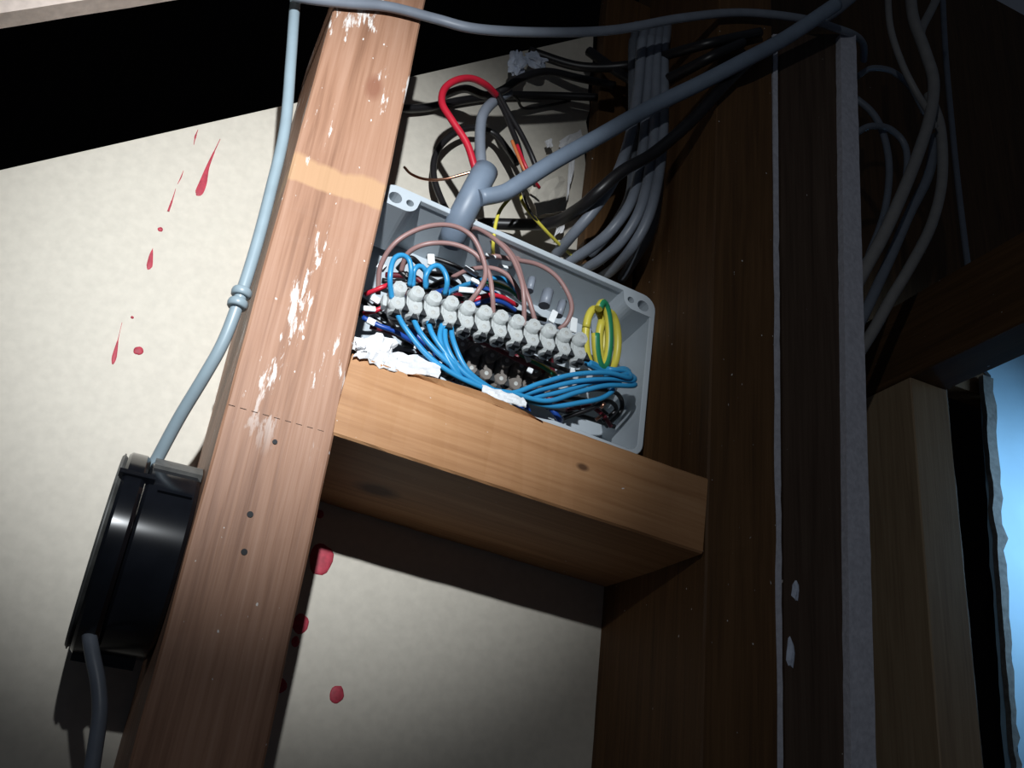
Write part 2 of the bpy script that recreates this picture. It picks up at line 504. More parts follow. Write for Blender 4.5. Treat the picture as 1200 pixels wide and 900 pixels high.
# splinter lifted along its top front arris
sp = bmesh.new()
prev = None
for i in range(15):
    t = i / 14
    x = -0.085 + 0.085 * t
    h = 0.0045 * math.sin(math.pi * min(1, t * 1.05)) ** 0.7 + 0.0004
    q = [Vector((-0.0245 - h, -0.0575 + 0.002, x)), Vector((-0.0245 - h + 0.0022, -0.0595, x)), Vector((-0.0235, -0.0570, x)), Vector((-0.0248, -0.050, x))]
    q = [sp.verts.new(v + Vector((noise.noise(Vector((i, k, 0.5))) * 0.0008, 0, 0))) for k, v in enumerate(q)]
    if prev:
        for k in range(4): sp.faces.new((prev[k], prev[(k + 1) % 4], q[(k + 1) % 4], q[k]))
    else: sp.faces.new(q)
    prev = q
sp.faces.new(prev[::-1])
obj('splinter', sp, M['nog'], nog)

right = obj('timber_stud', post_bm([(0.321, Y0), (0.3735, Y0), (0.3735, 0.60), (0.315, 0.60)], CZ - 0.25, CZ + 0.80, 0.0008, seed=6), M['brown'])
tag(right, 'dark brown timber stud butted by the right end of the orange nogging', 'stud')
packer = obj('timber_packer', post_bm(rect(0.268, 0.3135, 0.569, 0.5845), CZ + 0.40, CZ + 0.72, 0.0012, seed=12), M['brown'])
packer.location.y = 0.0
tag(packer, 'brown timber packing strip beside torn hardboard behind the grey cable bundle', 'packer')

def sheet_edge(corners, y0, y1, label, seed, nm='plasterboard_sheet', m='gypsum', cat='plasterboard'):
    """cut edge of a lining sheet standing on edge between the timbers: corners px TL, TR, BL, BR"""
    tl, tr, bl, br = [P(a, b, y0) for a, b in corners]
    bm = bmesh.new()
    n = 60
    rows = []
    for i in range(n + 1):
        t = i / n
        a = tl.lerp(bl, t); b = tr.lerp(br, t)
        ja = noise.noise(Vector((t * 45, seed, 0))) * 0.0007; jb = noise.noise(Vector((t * 45, seed, 8))) * 0.0007
        jy = noise.noise(Vector((t * 60, seed, 4))) * 0.0010
        rows.append([bm.verts.new((a.x + ja, y0 + jy, a.z)), bm.verts.new((b.x + jb, y0 + jy, b.z)), bm.verts.new((b.x, y1, b.z)), bm.verts.new((a.x, y1, a.z))])
    for a, b in zip(rows, rows[1:]):
        for k in range(4): bm.faces.new((a[k], a[(k + 1) % 4], b[(k + 1) % 4], b[k]))
    bm.faces.new(rows[0]); bm.faces.new(rows[-1][::-1])
    return tag(obj(nm, bm, M[m]), label, cat)
sheet_edge([(906, 40), (911, 40), (908, 930), (918, 930)], Y0 + 0.0005, 0.59, 'thin pale plasterboard edge against the right side of the brown stud', 1)
sheet_edge([(985, 40), (1003, 40), (998, 930), (1028, 930)], Y0 - 0.002, 0.585, 'thick bluish-white plasterboard edge right of the umber stud', 5)

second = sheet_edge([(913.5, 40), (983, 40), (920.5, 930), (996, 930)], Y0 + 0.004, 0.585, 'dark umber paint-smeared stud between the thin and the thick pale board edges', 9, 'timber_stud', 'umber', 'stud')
post = obj('timber_post', post_bm(rect(0.655, 0.703, 0.62, 0.72), CZ - 0.25, CZ + 0.459, 0.0008, seed=15), M['tan'])
tag(post, 'tan timber post standing under the dark beam at right', 'post')
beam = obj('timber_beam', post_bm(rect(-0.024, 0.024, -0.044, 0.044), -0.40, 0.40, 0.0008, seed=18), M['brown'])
beam.rotation_euler = (math.radians(-90), 0, 0)
beam.location = (0.679, 0.66, CZ + 0.504)
tag(beam, 'dark brown timber beam running into the distance over the tan post', 'beam')
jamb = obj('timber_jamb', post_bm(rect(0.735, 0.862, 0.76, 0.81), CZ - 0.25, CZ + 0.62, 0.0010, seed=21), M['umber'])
tag(jamb, 'dark narrow timber jamb between the tan post and the pale blue wall', 'jamb')
hd = bmesh.new()
box_bm((1.05, 0.85, CZ + 1.05), (1.1, 0.03, 0.84), hd)
tag(obj('wall_right', hd, M['brown']), kind='structure')
# pale blue painted wall of the next room, its left edge broken plaster
bp = [(1.6, CZ - 0.25), (1.6, CZ + 0.74), (0.93, CZ + 0.74)]
for i in range(31):
    t = i / 30
    q = P(1161 + 34 * t + 4 * noise.noise(Vector((t * 12, 2, 1))), 440 + 470 * t, 0.83)
    bp.append((q.x, q.z))
bp.append((bp[-1][0], CZ - 0.25))
tag(obj('wall_right', slab_bm(bp, 0.83, 0.85), M['bluewall']), kind='structure')
rag = []
edge = []
for i in range(31):
    t = i / 30
    q = P(1150 + 38 * t + 3 * noise.noise(Vector((t * 16, 5, 1))), 440 + 470 * t, 0.825)
    edge.append((q.x, q.z))
rag = edge + [(x + 0.019 - i * 0.0004 + 0.006 * noise.noise(Vector((i * 0.8, 1, 7))), z) for i, (x, z) in enumerate(edge)][::-1]
tag(obj('trim_2', slab_bm(rag, 0.822, 0.8295), M['plaster']), kind='structure')

# ------------------------------------------------------------------ round black junction box on the left stud
jb = empty('junction_box', (0.030, 0.526, CZ + 0.115))
tag(jb, 'round black junction box fixed to the left side of the pinkish stud', 'junction box')
def disc(x0, x1, r, n=56, groove=None):
    bm = bmesh.new()
    prof = [(x0, 0.0), (x0, r - 0.002), (x0 - 0.002, r), (x1 + 0.0015, r), (x1, r - 0.0015), (x1, 0.0)]
    rings = []
    for (x, q) in prof:
        rings.append([bm.verts.new((x, math.cos(2 * math.pi * k / n) * q, math.sin(2 * math.pi * k / n) * q)) for k in range(n)] if q else [bm.verts.new((x, 0, 0))])
    for a, b in zip(rings, rings[1:]):
        for k in range(n):
            k2 = (k + 1) % n
            if len(a) == 1: bm.faces.new((a[0], b[k], b[k2]))
            elif len(b) == 1: bm.faces.new((a[k], b[0], a[k2]))
            else: bm.faces.new((a[k], b[k], b[k2], a[k2]))
    return bm
def jpart(nm, bm, m, smooth=True):
    o = obj(nm, bm, m, jb)
    if smooth:
        for p in o.data.polygons: p.use_smooth = True
        o.data.set_sharp_from_angle(angle=math.radians(35))
    return o
jpart('body', disc(-0.0005, -0.026, 0.0495), M['bakelite'])
cov = jpart('cover', disc(-0.0265, -0.0375, 0.0515), M['bakelite'])
rim = jpart('cover_rim', disc(-0.0376, -0.0405, 0.0500), M['bakelite_matt'])
def arc_block(x0, x1, a0, a1, r0, r1, n=14):
    bm = bmesh.new()
    rows = []
    for i in range(n + 1):
        a = math.radians(a0 + (a1 - a0) * i / n)
        c, s = math.cos(a), math.sin(a)
        rows.append([bm.verts.new((x, -c * r, s * r)) for x, r in ((x0, r0), (x0, r1), (x1, r1), (x1, r0))])
    for a, b in zip(rows, rows[1:]):
        for k in range(4): bm.faces.new((a[k], a[(k + 1) % 4], b[(k + 1) % 4], b[k]))
    bm.faces.new(rows[0]); bm.faces.new(rows[-1][::-1])
    return bm
jpart('entry_lip', arc_block(-0.0005, -0.0245, 52, 106, 0.047, 0.0515), M['bakelite_matt'])
jpart('latch', arc_block(-0.0225, -0.0395, 33, 36.5, 0.049, 0.0530, 3), M['bakelite'])
jpart('latch', arc_block(-0.0035, -0.0200, 28, 30, 0.048, 0.0512, 3), M['bakelite'])
jpart('entry_lip', arc_block(-0.006, -0.036, 238, 262, 0.047, 0.0550), M['bakelite'])

# ------------------------------------------------------------------ grey cables on the left
c1 = tube('grey_cable', px((349, -25, 0.485), (345, 14, 0.478), (341, 70, 0.476), (334, 150, 0.474), (317, 225, 0.474), (300, 290, 0.474), (281, 350, 0.475), (262, 400, 0.48), (240, 440, 0.488), (211, 488, 0.502), (184, 538, 0.516), (172, 560, 0.52)), 0.0034, M['pvc'], n=14)
tag(c1, 'pale grey cable hanging down the left stud into the top of black junction box', 'cable')
for dy, nm in ((-7, 0), (6, 1)):
    a, b = P(282 - dy * 0.35, 350 + dy - 4, 0.475), P(282 - dy * 0.35 - 3, 350 + dy + 5, 0.475)
    bm = bmesh.new()
    t = (a - b).normalized()
    ring = [b.lerp(a, k) for k in (0, 0.15, 0.5, 0.85, 1)]
    tube_bm(ring, lambda u: 0.0046 + 0.0010 * math.sin(math.pi * u), 16, 1.0, bm, False)
    obj('clip_band', bm, M['pvc'], c1)
c2 = tube('grey_cable', px((104, 742, 0.505), (109, 770, 0.50), (115, 800, 0.497), (117, 835, 0.495), (111, 880, 0.495), (103, 930, 0.495)), 0.0035, M['pvc_mid'], n=12)
tag(c2, 'grey cable leaving the bottom of the black junction box', 'cable')
c3 = tube('grey_cable', px((300, -26, 0.4655), (345, -5, 0.4655), (400, 3, 0.4655), (455, 8, 0.4655), (510, 22, 0.4655), (560, 34, 0.462), (640, 38, 0.462), (720, 35, 0.462), (800, 21, 0.46), (870, 15, 0.46), (940, 22, 0.458), (985, 35, 0.462), (1004, 43, 0.48), (1012, 54, 0.52), (1012, 70, 0.57)), 0.0040, M['pvc_mid'], n=12, flat=0.8)
tag(c3, 'grey cable crossing the top of the studs from left to right', 'cable')
c4 = tube('grey_cable', px((962, 24, 0.466), (985, 8, 0.475), (1015, -18, 0.48)), 0.0050, M['pvc_mid'])
tag(c4, 'short grey cable end crossing above the thick plasterboard edge', 'cable')

# ------------------------------------------------------------------ the open wiring box
BA = math.radians(4.9)
BW, BH, BD = 0.211, 0.132, 0.058
bx = empty('wiring_box', P(450, 210, 0.512), (math.radians(-5), BA, 0))
bpy.context.view_layer.update()
tag(bx, 'open pale grey rectangular wiring box full of wires, above the orange nogging', 'wiring box')
def rr(w, h, r, inset=0.0, n=6):
    """rounded rectangle in the box's own x (right), z (down) from its top left corner"""
    out = []
    for cx, cz, a0 in ((w - r, -r, 90), (w - r, -(h - r), 0), (r, -(h - r), -90), (r, -r, 180)):
        for k in range(n + 1):
            a = math.radians(a0 - 90 * k / n)
            out.append((cx + math.cos(a) * (r - inset), cz + math.sin(a) * (r - inset)))
    return out
def loops(bm, secs, cap0=None, cap1=None):
    rings = [[bm.verts.new((x, y, z)) for x, z in ring] for ring, y in secs]
    for a, b in zip(rings, rings[1:]):
        for k in range(len(a)): bm.faces.new((a[k], a[(k + 1) % len(a)], b[(k + 1) % len(a)], b[k]))
    if cap0: bm.faces.new(rings[0])
    if cap1: bm.faces.new(rings[-1])
R0 = 0.011
bm = bmesh.new()
loops(bm, [(rr(BW, BH, R0, 0.0015), 0.003), (rr(BW, BH, R0, 0.0015), BD), (rr(BW, BH, R0, 0.0035), BD - 0.003), (rr(BW, BH, R0, 0.0035), 0.003)], False, False)
n_ = 28
bm.faces.new([v for v in bm.verts][n_:2 * n_]); bm.faces.new([v for v in bm.verts][2 * n_:3 * n_])
obj('shell', bm, M['box'], bx)
bm = bmesh.new()
loops(bm, [(rr(BW, BH, R0, 0), 0.004), (rr(BW, BH, R0, 0), 0.0004), (rr(BW, BH, R0, 0.0004), 0), (rr(BW, BH, R0, 0.0038), 0), (rr(BW, BH, R0, 0.0042), 0.0004), (rr(BW, BH, R0, 0.0042), 0.004), (rr(BW, BH, R0, 0), 0.004)])
bmesh.ops.remove_doubles(bm, verts=bm.verts, dist=1e-6)
obj('rim', bm, M['box'], bx)
def lug(corner):
    """corner pillar: outline with the inner side rounded, and two real blind holes"""
    sx = 1 if corner[0] == 'l' else -1
    ox = 0.003 if sx == 1 else BW - 0.003
    sz = -1 if corner[1] == 't' else 1
    oz = -0.003 if sz == -1 else -BH + 0.003
    Lx, Lz, q = 0.0245, 0.0150, 0.0085
    out = [(0, 0.006), (0.0018, 0.0018), (0.006, 0), (Lx, 0)]
    for k in range(7):
        a = math.radians(0 + 90 * k / 6)
        out.append((Lx - 0.001 - q + math.cos(a) * q, Lz - q + math.sin(a) * q))
    out += [(0, Lz)]
    bm = bmesh.new()
    holes = ((0.0076, 0.0080, 0.0046), (0.0178, 0.0074, 0.0027))
    yb = 0.046
    # top face triangulated around the holes
    outer = [bm.verts.new((ox + sx * x, -0.0004, oz + sz * z)) for x, z in out]
    edges = [bm.edges.new((outer[i], outer[(i + 1) % len(outer)])) for i in range(len(outer))]
    hr = []
    for hx, hz, r in holes:
        ring = [bm.verts.new((ox + sx * (hx + math.cos(2 * math.pi * k / 14) * r), -0.0004, oz + sz * (hz + math.sin(2 * math.pi * k / 14) * r))) for k in range(14)]
        edges += [bm.edges.new((ring[k], ring[(k + 1) % 14])) for k in range(14)]
        hr.append((ring, hx, hz))
    bmesh.ops.triangle_fill(bm, use_beauty=True, edges=edges)
    low = [bm.verts.new((v.co.x, yb, v.co.z)) for v in outer]
    for i in range(len(outer)):
        j = (i + 1) % len(outer)
        bm.faces.new((outer[i], outer[j], low[j], low[i]))
    for ring, hx, hz in hr:
        lo = [bm.verts.new((v.co.x, 0.014, v.co.z)) for v in ring]
        for k in range(14): bm.faces.new((ring[k], lo[k], lo[(k + 1) % 14], ring[(k + 1) % 14]))
        bm.faces.new(lo)
    return obj('corner_lug', bm, M['box'], bx)
for c in ('lt', 'rt'): lug(c)

# ------------------------------------------------------------------ clear terminal strip: twelve terminals
def make_strip(name, A, B, n, mat_body, label, tilt=0.0, deep=0.012, hh=0.0115):
    d = B - A
    pitch = d.length / n
    ang = -math.atan2(d.z, d.x)
    root = empty(name, A, (tilt, ang, 0))
    tag(root, label, 'terminal strip')
    w = pitch * 0.88
    bm = bmesh.new()
    box_bm((pitch / 2, deep * 0.55, 0), (w, deep * 0.9, hh * 1.25), bm, bev=0.0009)
    for s in (-1, 1):
        cyl_bm((pitch / 2, deep * 0.5, s * hh * 0.50), (pitch / 2, -deep * (0.34 if s > 0 else 0.10), s * hh * 0.50), w * 0.56, 8, bm, w * 0.44)        # screw tower
        cyl_bm((pitch / 2, deep * 0.5, s * hh * 0.45), (pitch / 2, deep * 0.46, s * hh * 1.02), w * 0.50, 12, bm, w * 0.44)       # wire entry
    box_bm((0, deep * 0.75, 0), (pitch * 0.3, deep * 0.4, hh * 0.8), bm)                                                         # web to the neighbour
    body_me = bpy.data.meshes.new('terminal')
    bm.to_mesh(body_me); bm.free(); body_me.materials.append(mat_body)
    bm = bmesh.new(); cyl_bm((0, 0, 0), (0, 0.0016, 0), w * 0.15, 10, bm)
    sc_me = bpy.data.meshes.new('screw'); bm.to_mesh(sc_me); bm.free(); sc_me.materials.append(M['brass'])
    bm = bmesh.new(); cyl_bm((0, 0, 0), (0, 0, 0.0005), w * 0.30, 3, bm)
    en_me = bpy.data.meshes.new('entry_shade'); bm.to_mesh(en_me); bm.free(); en_me.materials.append(M['hole_shade'])  # dark disc painted as the shade in the wire entry
    bm = bmesh.new()
    q = w * 0.25
    lo_ = [bm.verts.new((x, 0.002, z)) for x, z in ((-q, -q), (q, -q), (0, q * 1.3))]
    hi_ = [bm.verts.new((x, -0.0006, z)) for x, z in ((-q, -q), (q, -q), (0, q * 1.3))]
    bm.faces.new(lo_); bm.faces.new(hi_[::-1])
    for a in range(3): bm.faces.new((lo_[a], hi_[a], hi_[(a + 1) % 3], lo_[(a + 1) % 3]))
    no_me = bpy.data.meshes.new('notch_shade'); bm.to_mesh(no_me); bm.free(); no_me.materials.append(M['hole_shade'])  # solid dark triangle painted as the shade of a notch
    for i in range(n):
        t = link('terminal', body_me, None, root); t.location = (i * pitch, 0, 0)
        for s in (-1, 1):
            k = link('screw', sc_me, None, t); k.location = (pitch / 2, -deep * (0.34 if s > 0 else 0.10) - 0.0003, s * hh * 0.5)
            k = link('entry_shade', en_me, None, t); k.location = (pitch / 2, deep * 0.46, s * hh * 1.02 + (0.0 if s > 0 else -0.0005))
        k = link('notch_shade', no_me, None, t); k.location = (pitch * 0.98, deep * 0.06, -hh * 0.55)
        k = link('notch_shade', no_me, None, t); k.location = (pitch * 0.5, deep * 0.02, -hh * 0.98)
    return root
strip = make_strip('terminal_strip', P(456, 345, 0.489), P(688, 409, 0.489), 12, M['frost'], 'frosted clear terminal strip lying across the mouth of the wiring box', tilt=math.radians(-8), hh=0.0102, deep=0.0115)
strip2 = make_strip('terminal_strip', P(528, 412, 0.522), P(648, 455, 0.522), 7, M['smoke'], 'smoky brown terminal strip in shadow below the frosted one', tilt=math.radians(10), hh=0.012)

# ------------------------------------------------------------------ wires in the box
def wire(kind, m, r, label, cat, pts, group=None, n=8):
    return tag(tube(kind, px(*pts), r, M[m], n=n), label, cat, group)

W = 0.00165
wire('brown_wire', 'pinkbrown', W, 'longest pinkish-brown wire arching up from the left stud across the box', 'wire',
     [(443, 345, 0.515), (446, 312, 0.505), (464, 284, 0.495), (495, 267, 0.49), (527, 264, 0.488), (552, 276, 0.488), (565, 300, 0.488), (569, 322, 0.488), (561, 340, 0.488), (549, 356, 0.495)])
wire('brown_wire', 'pinkbrown', W, 'pinkish-brown wire arching below the longest one to the strip', 'wire',
     [(470, 318, 0.515), (478, 297, 0.505), (500, 286, 0.497), (530, 286, 0.494), (556, 297, 0.492), (572, 318, 0.49), (577, 345, 0.49), (578, 368, 0.496)])
wire('brown_wire', 'pinkbrown', W, 'pinkish-brown wire curving from the thick sheath down to the strip middle', 'wire',
     [(543, 282, 0.535), (556, 268, 0.515), (578, 279, 0.50), (598, 299, 0.493), (610, 326, 0.489), (614, 350, 0.489), (614, 384, 0.496)])
wire('brown_wire', 'pinkbrown', W, 'pinkish-brown wire just right of the middle one, ending deeper', 'wire',
     [(556, 278, 0.535), (585, 284, 0.515), (604, 305, 0.50), (614, 335, 0.494), (622, 358, 0.493), (630, 388, 0.497)])
wire('brown_wire', 'pinkbrown', W, 'rightmost pinkish-brown wire looping down beside the grey sheath ends', 'wire',
     [(570, 300, 0.54), (600, 304, 0.52), (630, 310, 0.505), (652, 324, 0.498), (666, 345, 0.495), (670, 362, 0.494), (664, 378, 0.496), (655, 386, 0.50)])
wire('brown_wire', 'pinkbrown', W, 'short low pinkish-brown wire behind the upright ones', 'wire',
     [(530, 325, 0.535), (550, 316, 0.525), (575, 314, 0.515), (594, 322, 0.51), (606, 338, 0.508), (610, 350, 0.515)])
wire('brown_wire', 'pinkbrown', W, 'pinkish-brown wire lying flat beside two white sleeves', 'wire',
     [(560, 305, 0.535), (578, 300, 0.525), (600, 303, 0.525), (625, 300, 0.53)])
BL = 0.0017
wire('blue_wire', 'blue', BL, 'tall blue wire loop standing at the left end of the frosted strip', 'wire',
     [(459, 350, 0.491), (457, 325, 0.484), (461, 305, 0.484), (470, 299, 0.484), (479, 304, 0.485), (482, 318, 0.486), (480, 335, 0.492)])
wire('blue_wire', 'blue', BL, 'small blue wire loop between the two bigger blue loops', 'wire',
     [(484, 336, 0.492), (485, 318, 0.487), (491, 312, 0.487), (498, 316, 0.488), (500, 335, 0.494)])
wire('blue_wire', 'blue', BL, 'wide blue wire loop right of the small loop', 'wire',
     [(499, 338, 0.491), (499, 324, 0.486), (506, 313, 0.485), (515, 312, 0.485), (522, 321, 0.486), (524, 332, 0.487), (521, 345, 0.493)])
wire('blue_wire', 'blue', BL, 'blue wire lying behind the strip toward the white sleeves', 'wire',
     [(524, 344, 0.498), (540, 336, 0.512), (556, 331, 0.52), (575, 326, 0.522), (592, 328, 0.522), (606, 342, 0.525)])
# the blue bundle: down from the strip, behind the nogging's top edge, out right and back into the strip end
starts = [(461, 357), (480, 363), (500, 369), (522, 374), (528, 378), (519, 376)]
mids = [((474, 383), (505, 420), (546, 446)), ((494, 392), (524, 424), (558, 449)), ((508, 394), (534, 428), (564, 452)),
        ((523, 404), (541, 434), (572, 455)), ((532, 402), (548, 434), (578, 457)), ((516, 400), (534, 436), (560, 456))]
fans = [((634, 449), (672, 439), (712, 437), (738, 443)), ((636, 456), (676, 447), (714, 444), (742, 446)), ((640, 463), (672, 455), (704, 445), (735, 438)),
        ((640, 470), (676, 460), (710, 452), (742, 452)), ((645, 476), (680, 472), (704, 467), (718, 458)), ((630, 460), (660, 448), (690, 448), (724, 449))]
blab = ['outermost left', 'second from left', 'third from left', 'fourth from left', 'rightmost', 'innermost']
for i in range(6):
    yb = 0.486 + (i % 3) * 0.0032
    s, md, fn = starts[i], mids[i], fans[i]
    pts = [(s[0], s[1], 0.494), (*md[0], 0.487), (*md[1], 0.486), (*md[2], yb), (594 + i * 2, 461 + (i % 3) * 4, yb), (*fn[0], yb), (*fn[1], yb - 0.002), (*fn[2], yb - 0.003),
           (*fn[3], yb), (fn[3][0] - 4, fn[3][1] - 8 + i, yb + 0.009), (712 - i, 432 + i, 0.505), (690 - (i % 2) * 3, 424 + (i % 3), 0.500)]
    wire('blue_wire', 'blue', BL, 'blue wire of the lower bundle, %s where they leave the strip' % blab[i], 'wire', pts, 'blue wires of the lower bundle')
# earth coils
def coil(kind, m, r, label, cx, cy, rx, ry, y0, dy, a0, turns, tail=()):
    pts = []
    k = int(turns * 14)
    for i in range(k + 1):
        a = math.radians(a0) + 2 * math.pi * i / 14
        pts.append((cx + rx * math.cos(a), cy + ry * math.sin(a), y0 + dy * math.sin(a * 1.0 + 0.6) * 0.5 + 0.001 * i / 14))
    pts += list(tail)
    return tag(tube(kind, px(*pts), r, M[m], n=12), label, 'wire')
coil('earth_wire', 'yellow', 0.0027, 'yellow earth wire coil nearest the frosted terminal strip', 697, 396, 11, 34, 0.506, 0.012, 200, 1.2)
coil('earth_wire', 'earth', 0.0029, 'yellow and green earth wire coil in the middle, green side out', 706, 393, 8, 38, 0.500, 0.012, 235, 0.9)
coil('earth_wire', 'yellow', 0.0028, 'yellow earth wire coil nearest the box right wall', 713, 400, 11, 34, 0.507, 0.012, 250, 0.95)
# red, black, deep blue and yellow wires at the back of the box
for i, (k, m, lab, pts) in enumerate([
    ('red_wire', 'red', 'red wire peeping out beside the left stud above the other', [(428, 345, 0.515), (440, 340, 0.51), (452, 335, 0.508), (462, 332, 0.515)]),
    ('red_wire', 'red', 'red wire peeping out beside the left stud below the other', [(426, 368, 0.515), (440, 364, 0.51), (454, 358, 0.508), (465, 352, 0.512)]),
    ('red_wire', 'red', 'red wire curving behind the middle of the frosted strip', [(555, 352, 0.52), (572, 346, 0.516), (588, 348, 0.516), (606, 358, 0.522)]),
    ('blue_wire', 'deepblue', 'deep blue wire under the red one behind the strip middle', [(556, 357, 0.52), (574, 352, 0.516), (590, 355, 0.518), (604, 364, 0.524)]),
    ('blue_wire', 'deepblue', 'deep blue wire leaving the stud side below the frosted strip', [(425, 372, 0.508), (445, 382, 0.505), (462, 388, 0.505), (490, 404, 0.51), (512, 412, 0.52)]),
    ('blue_wire', 'deepblue', 'deep blue wire beneath the fan of lighter blue wires', [(480, 385, 0.51), (500, 404, 0.508), (520, 425, 0.51), (545, 438, 0.52)]),
    ('red_wire', 'maroon', 'maroon wire along the underside of the frosted strip', [(520, 375, 0.512), (545, 392, 0.51), (580, 408, 0.512), (612, 424, 0.513), (640, 436, 0.52)]),
    ('black_wire', 'black', 'black wire sagging along the lower row of strip entries', [(536, 382, 0.498), (570, 399, 0.499), (605, 410, 0.499), (640, 425, 0.499), (668, 435, 0.502), (690, 436, 0.51)]),
    ('yellow_wire', 'earth', 'yellow wire showing between the two terminal strips', [(590, 400, 0.515), (602, 408, 0.513), (618, 420, 0.513), (634, 428, 0.513), (652, 440, 0.514), (664, 446, 0.52)]),
    ('red_wire', 'maroon', 'maroon wire low behind the blue fan near the nogging', [(640, 466, 0.515), (660, 472, 0.512), (680, 478, 0.515)]),
    ('black_wire', 'black', 'black wire behind the blue loops at the box back', [(470, 335, 0.53), (500, 345, 0.528), (540, 350, 0.528), (590, 362, 0.53), (640, 375, 0.53)]),
    ('black_wire', 'black', 'black wire crossing deep under the brown arches', [(500, 300, 0.54), (530, 310, 0.535), (570, 330, 0.535), (620, 345, 0.54)]),
    ('black_wire', 'black', 'black wire curling in the lower right of the box', [(660, 490, 0.52), (690, 480, 0.515), (712, 470, 0.515), (722, 480, 0.52), (706, 494, 0.525)]),
    ('black_wire', 'black', 'black wire looping above the copper ends in the box corner', [(640, 478, 0.53), (668, 462, 0.527), (700, 456, 0.525), (724, 462, 0.527), (728, 480, 0.53), (710, 500, 0.535)]),
    ('black_wire', 'black', 'black wire running along the box bottom at right', [(620, 470, 0.535), (655, 480, 0.53), (690, 490, 0.53), (720, 500, 0.535)]),
    ('black_wire', 'black', 'black wire lying deepest in the lower right box corner', [(650, 466, 0.545), (690, 470, 0.545), (716, 490, 0.545)]),
    ('red_wire', 'maroon', 'maroon wire beside the copper ends in the lower right', [(664, 480, 0.525), (690, 476, 0.522), (706, 486, 0.522), (716, 500, 0.525)]),
    ('green_wire', 'earth', 'green and yellow wire behind the strip under the brown arches', [(560, 328, 0.535), (580, 332, 0.53), (598, 340, 0.53), (612, 352, 0.535)]),
]): wire(k, m, 0.0016, lab, 'wire', pts)
for (pts, lab) in (([(704, 478, 0.51), (709, 472, 0.508)], 'upper bare copper wire end glinting in the lower right of the box'), ([(698, 492, 0.51), (705, 487, 0.508)], 'lower bare copper wire end glinting in the lower right of the box')):
    wire('copper_wire', 'copper', 0.0011, lab, 'wire', pts)
# dark wire tangle added to deepen the shade at the box back
rt = random.Random(21)
tangle = {}
for i in range(46):
    u0 = rt.uniform(0.0, 0.55); u1 = u0 + rt.uniform(0.2, 0.45); v0 = rt.uniform(0.15, 0.95); v1 = min(0.97, max(0.12, v0 + rt.uniform(-0.35, 0.35)))
    q = []
    for k in range(5):
        t = k / 4
        u = 0.012 + (u0 + (u1 - u0) * t) * (BW - 0.03); v = 0.012 + (v0 + (v1 - v0) * t) * (BH - 0.028)
        q.append(bx.matrix_basis @ Vector((u + rt.uniform(-.006, .006), 0.050 - rt.uniform(0.0, 0.014) - (0.006 if 0 < k < 4 else 0), -v + rt.uniform(-.01, .01) * (1 if 0 < k < 4 else 0))))
    m_ = ('black', 'black', 'maroon', 'pvc_mid', 'black', 'deepblue', 'black')[i % 7]
    tangle.setdefault(m_, bmesh.new())
    tube_bm(q, 0.0021, 6, 1.0, tangle[m_])
for m_, cn in (('black', 'black'), ('maroon', 'maroon'), ('pvc_mid', 'grey'), ('deepblue', 'deep blue')):
    tag(obj('darkening_tangle', tangle[m_], M[m_]), 'tangle of %s wires added to darken the back of the wiring box' % cn, 'wires', kind='stuff')
# white sleeves, grey sheath ends
for i, (x, y, wd, ht, a, yy, lab) in enumerate([
    (447, 313, 12, 10, 20, 0.52, 'left of the blue loops, beside the stud'), (505, 304, 10, 17, -12, 0.506, 'upright above the wide blue loop'), (552, 318, 22, 7, 15, 0.515, 'lying under the longest brown wire'),
    (558, 330, 16, 6, 10, 0.512, 'lying behind the strip at the blue wire'), (546, 340, 22, 8, -15, 0.508, 'slanting toward the strip top'), (566, 334, 8, 8, 30, 0.506, 'small, among the arched brown wires'),
    (440, 351, 12, 9, 15, 0.508, 'between the two red wires by the stud'), (433, 362, 16, 7, -15, 0.507, 'above the lower red wire'), (435, 377, 11, 9, 10, 0.505, 'below the lower red wire by the stud'),
    (575, 300, 16, 4, 0, 0.522, 'thin, behind the middle brown wire'), (592, 313, 22, 4, -8, 0.52, 'thin, beside the flat brown wire'), (648, 371, 9, 20, 15, 0.497, 'left of two upright ones above the strip'),
    (672, 381, 10, 23, 0, 0.495, 'right of two upright ones above the strip'), (540, 393, 13, 7, 20, 0.503, 'below the strip beside the fourth blue wire'), (600, 414, 7, 8, 0, 0.508, 'first below the strip middle'),
    (618, 419, 7, 13, -30, 0.507, 'second below the strip middle'), (621, 434, 8, 8, 15, 0.507, 'above the smoky strip at its right'), (671, 435, 7, 10, 0, 0.497, 'under the right end of the frosted strip'),
    (656, 438, 9, 12, -35, 0.506, 'beside the yellow wire under the strip'), (487, 406, 4, 8, 0, 0.504, 'tiny, above the torn white paper'), (660, 336, 6, 5, 0, 0.515, 'tiny, at the top of the sheath ends')]):
    c = P(x, y, yy)
    s = 0.00047
    bm = box_bm(c, (wd * s, 0.0018, ht * s), rot=Matrix.Rotation(math.radians(a), 3, 'Y'), bev=0.0003)
    tag(obj('wire_sleeve', bm, M['white']), 'white wire sleeve ' + lab, 'sleeve', 'white sleeves on the wires')
for (x, y, wd, ht, a, lab) in [(622, 334, 10, 20, 5, 'leftmost'), (640, 350, 14, 24, 8, 'middle and largest'), (657, 362, 10, 24, 10, 'rightmost')]:
    c = P(x, y, 0.505); q = Matrix.Rotation(math.radians(a), 3, 'Y') @ Vector((0, 0, ht * 0.00025))
    bm = bmesh.new(); tube_bm([c - q, c, c + q], wd * 0.00034, 12, 0.8, bm, False)
    tag(obj('sheath_end', bm, M['pvc_mid']), lab + ' grey sheath end poking up behind the frosted strip', 'cable end')

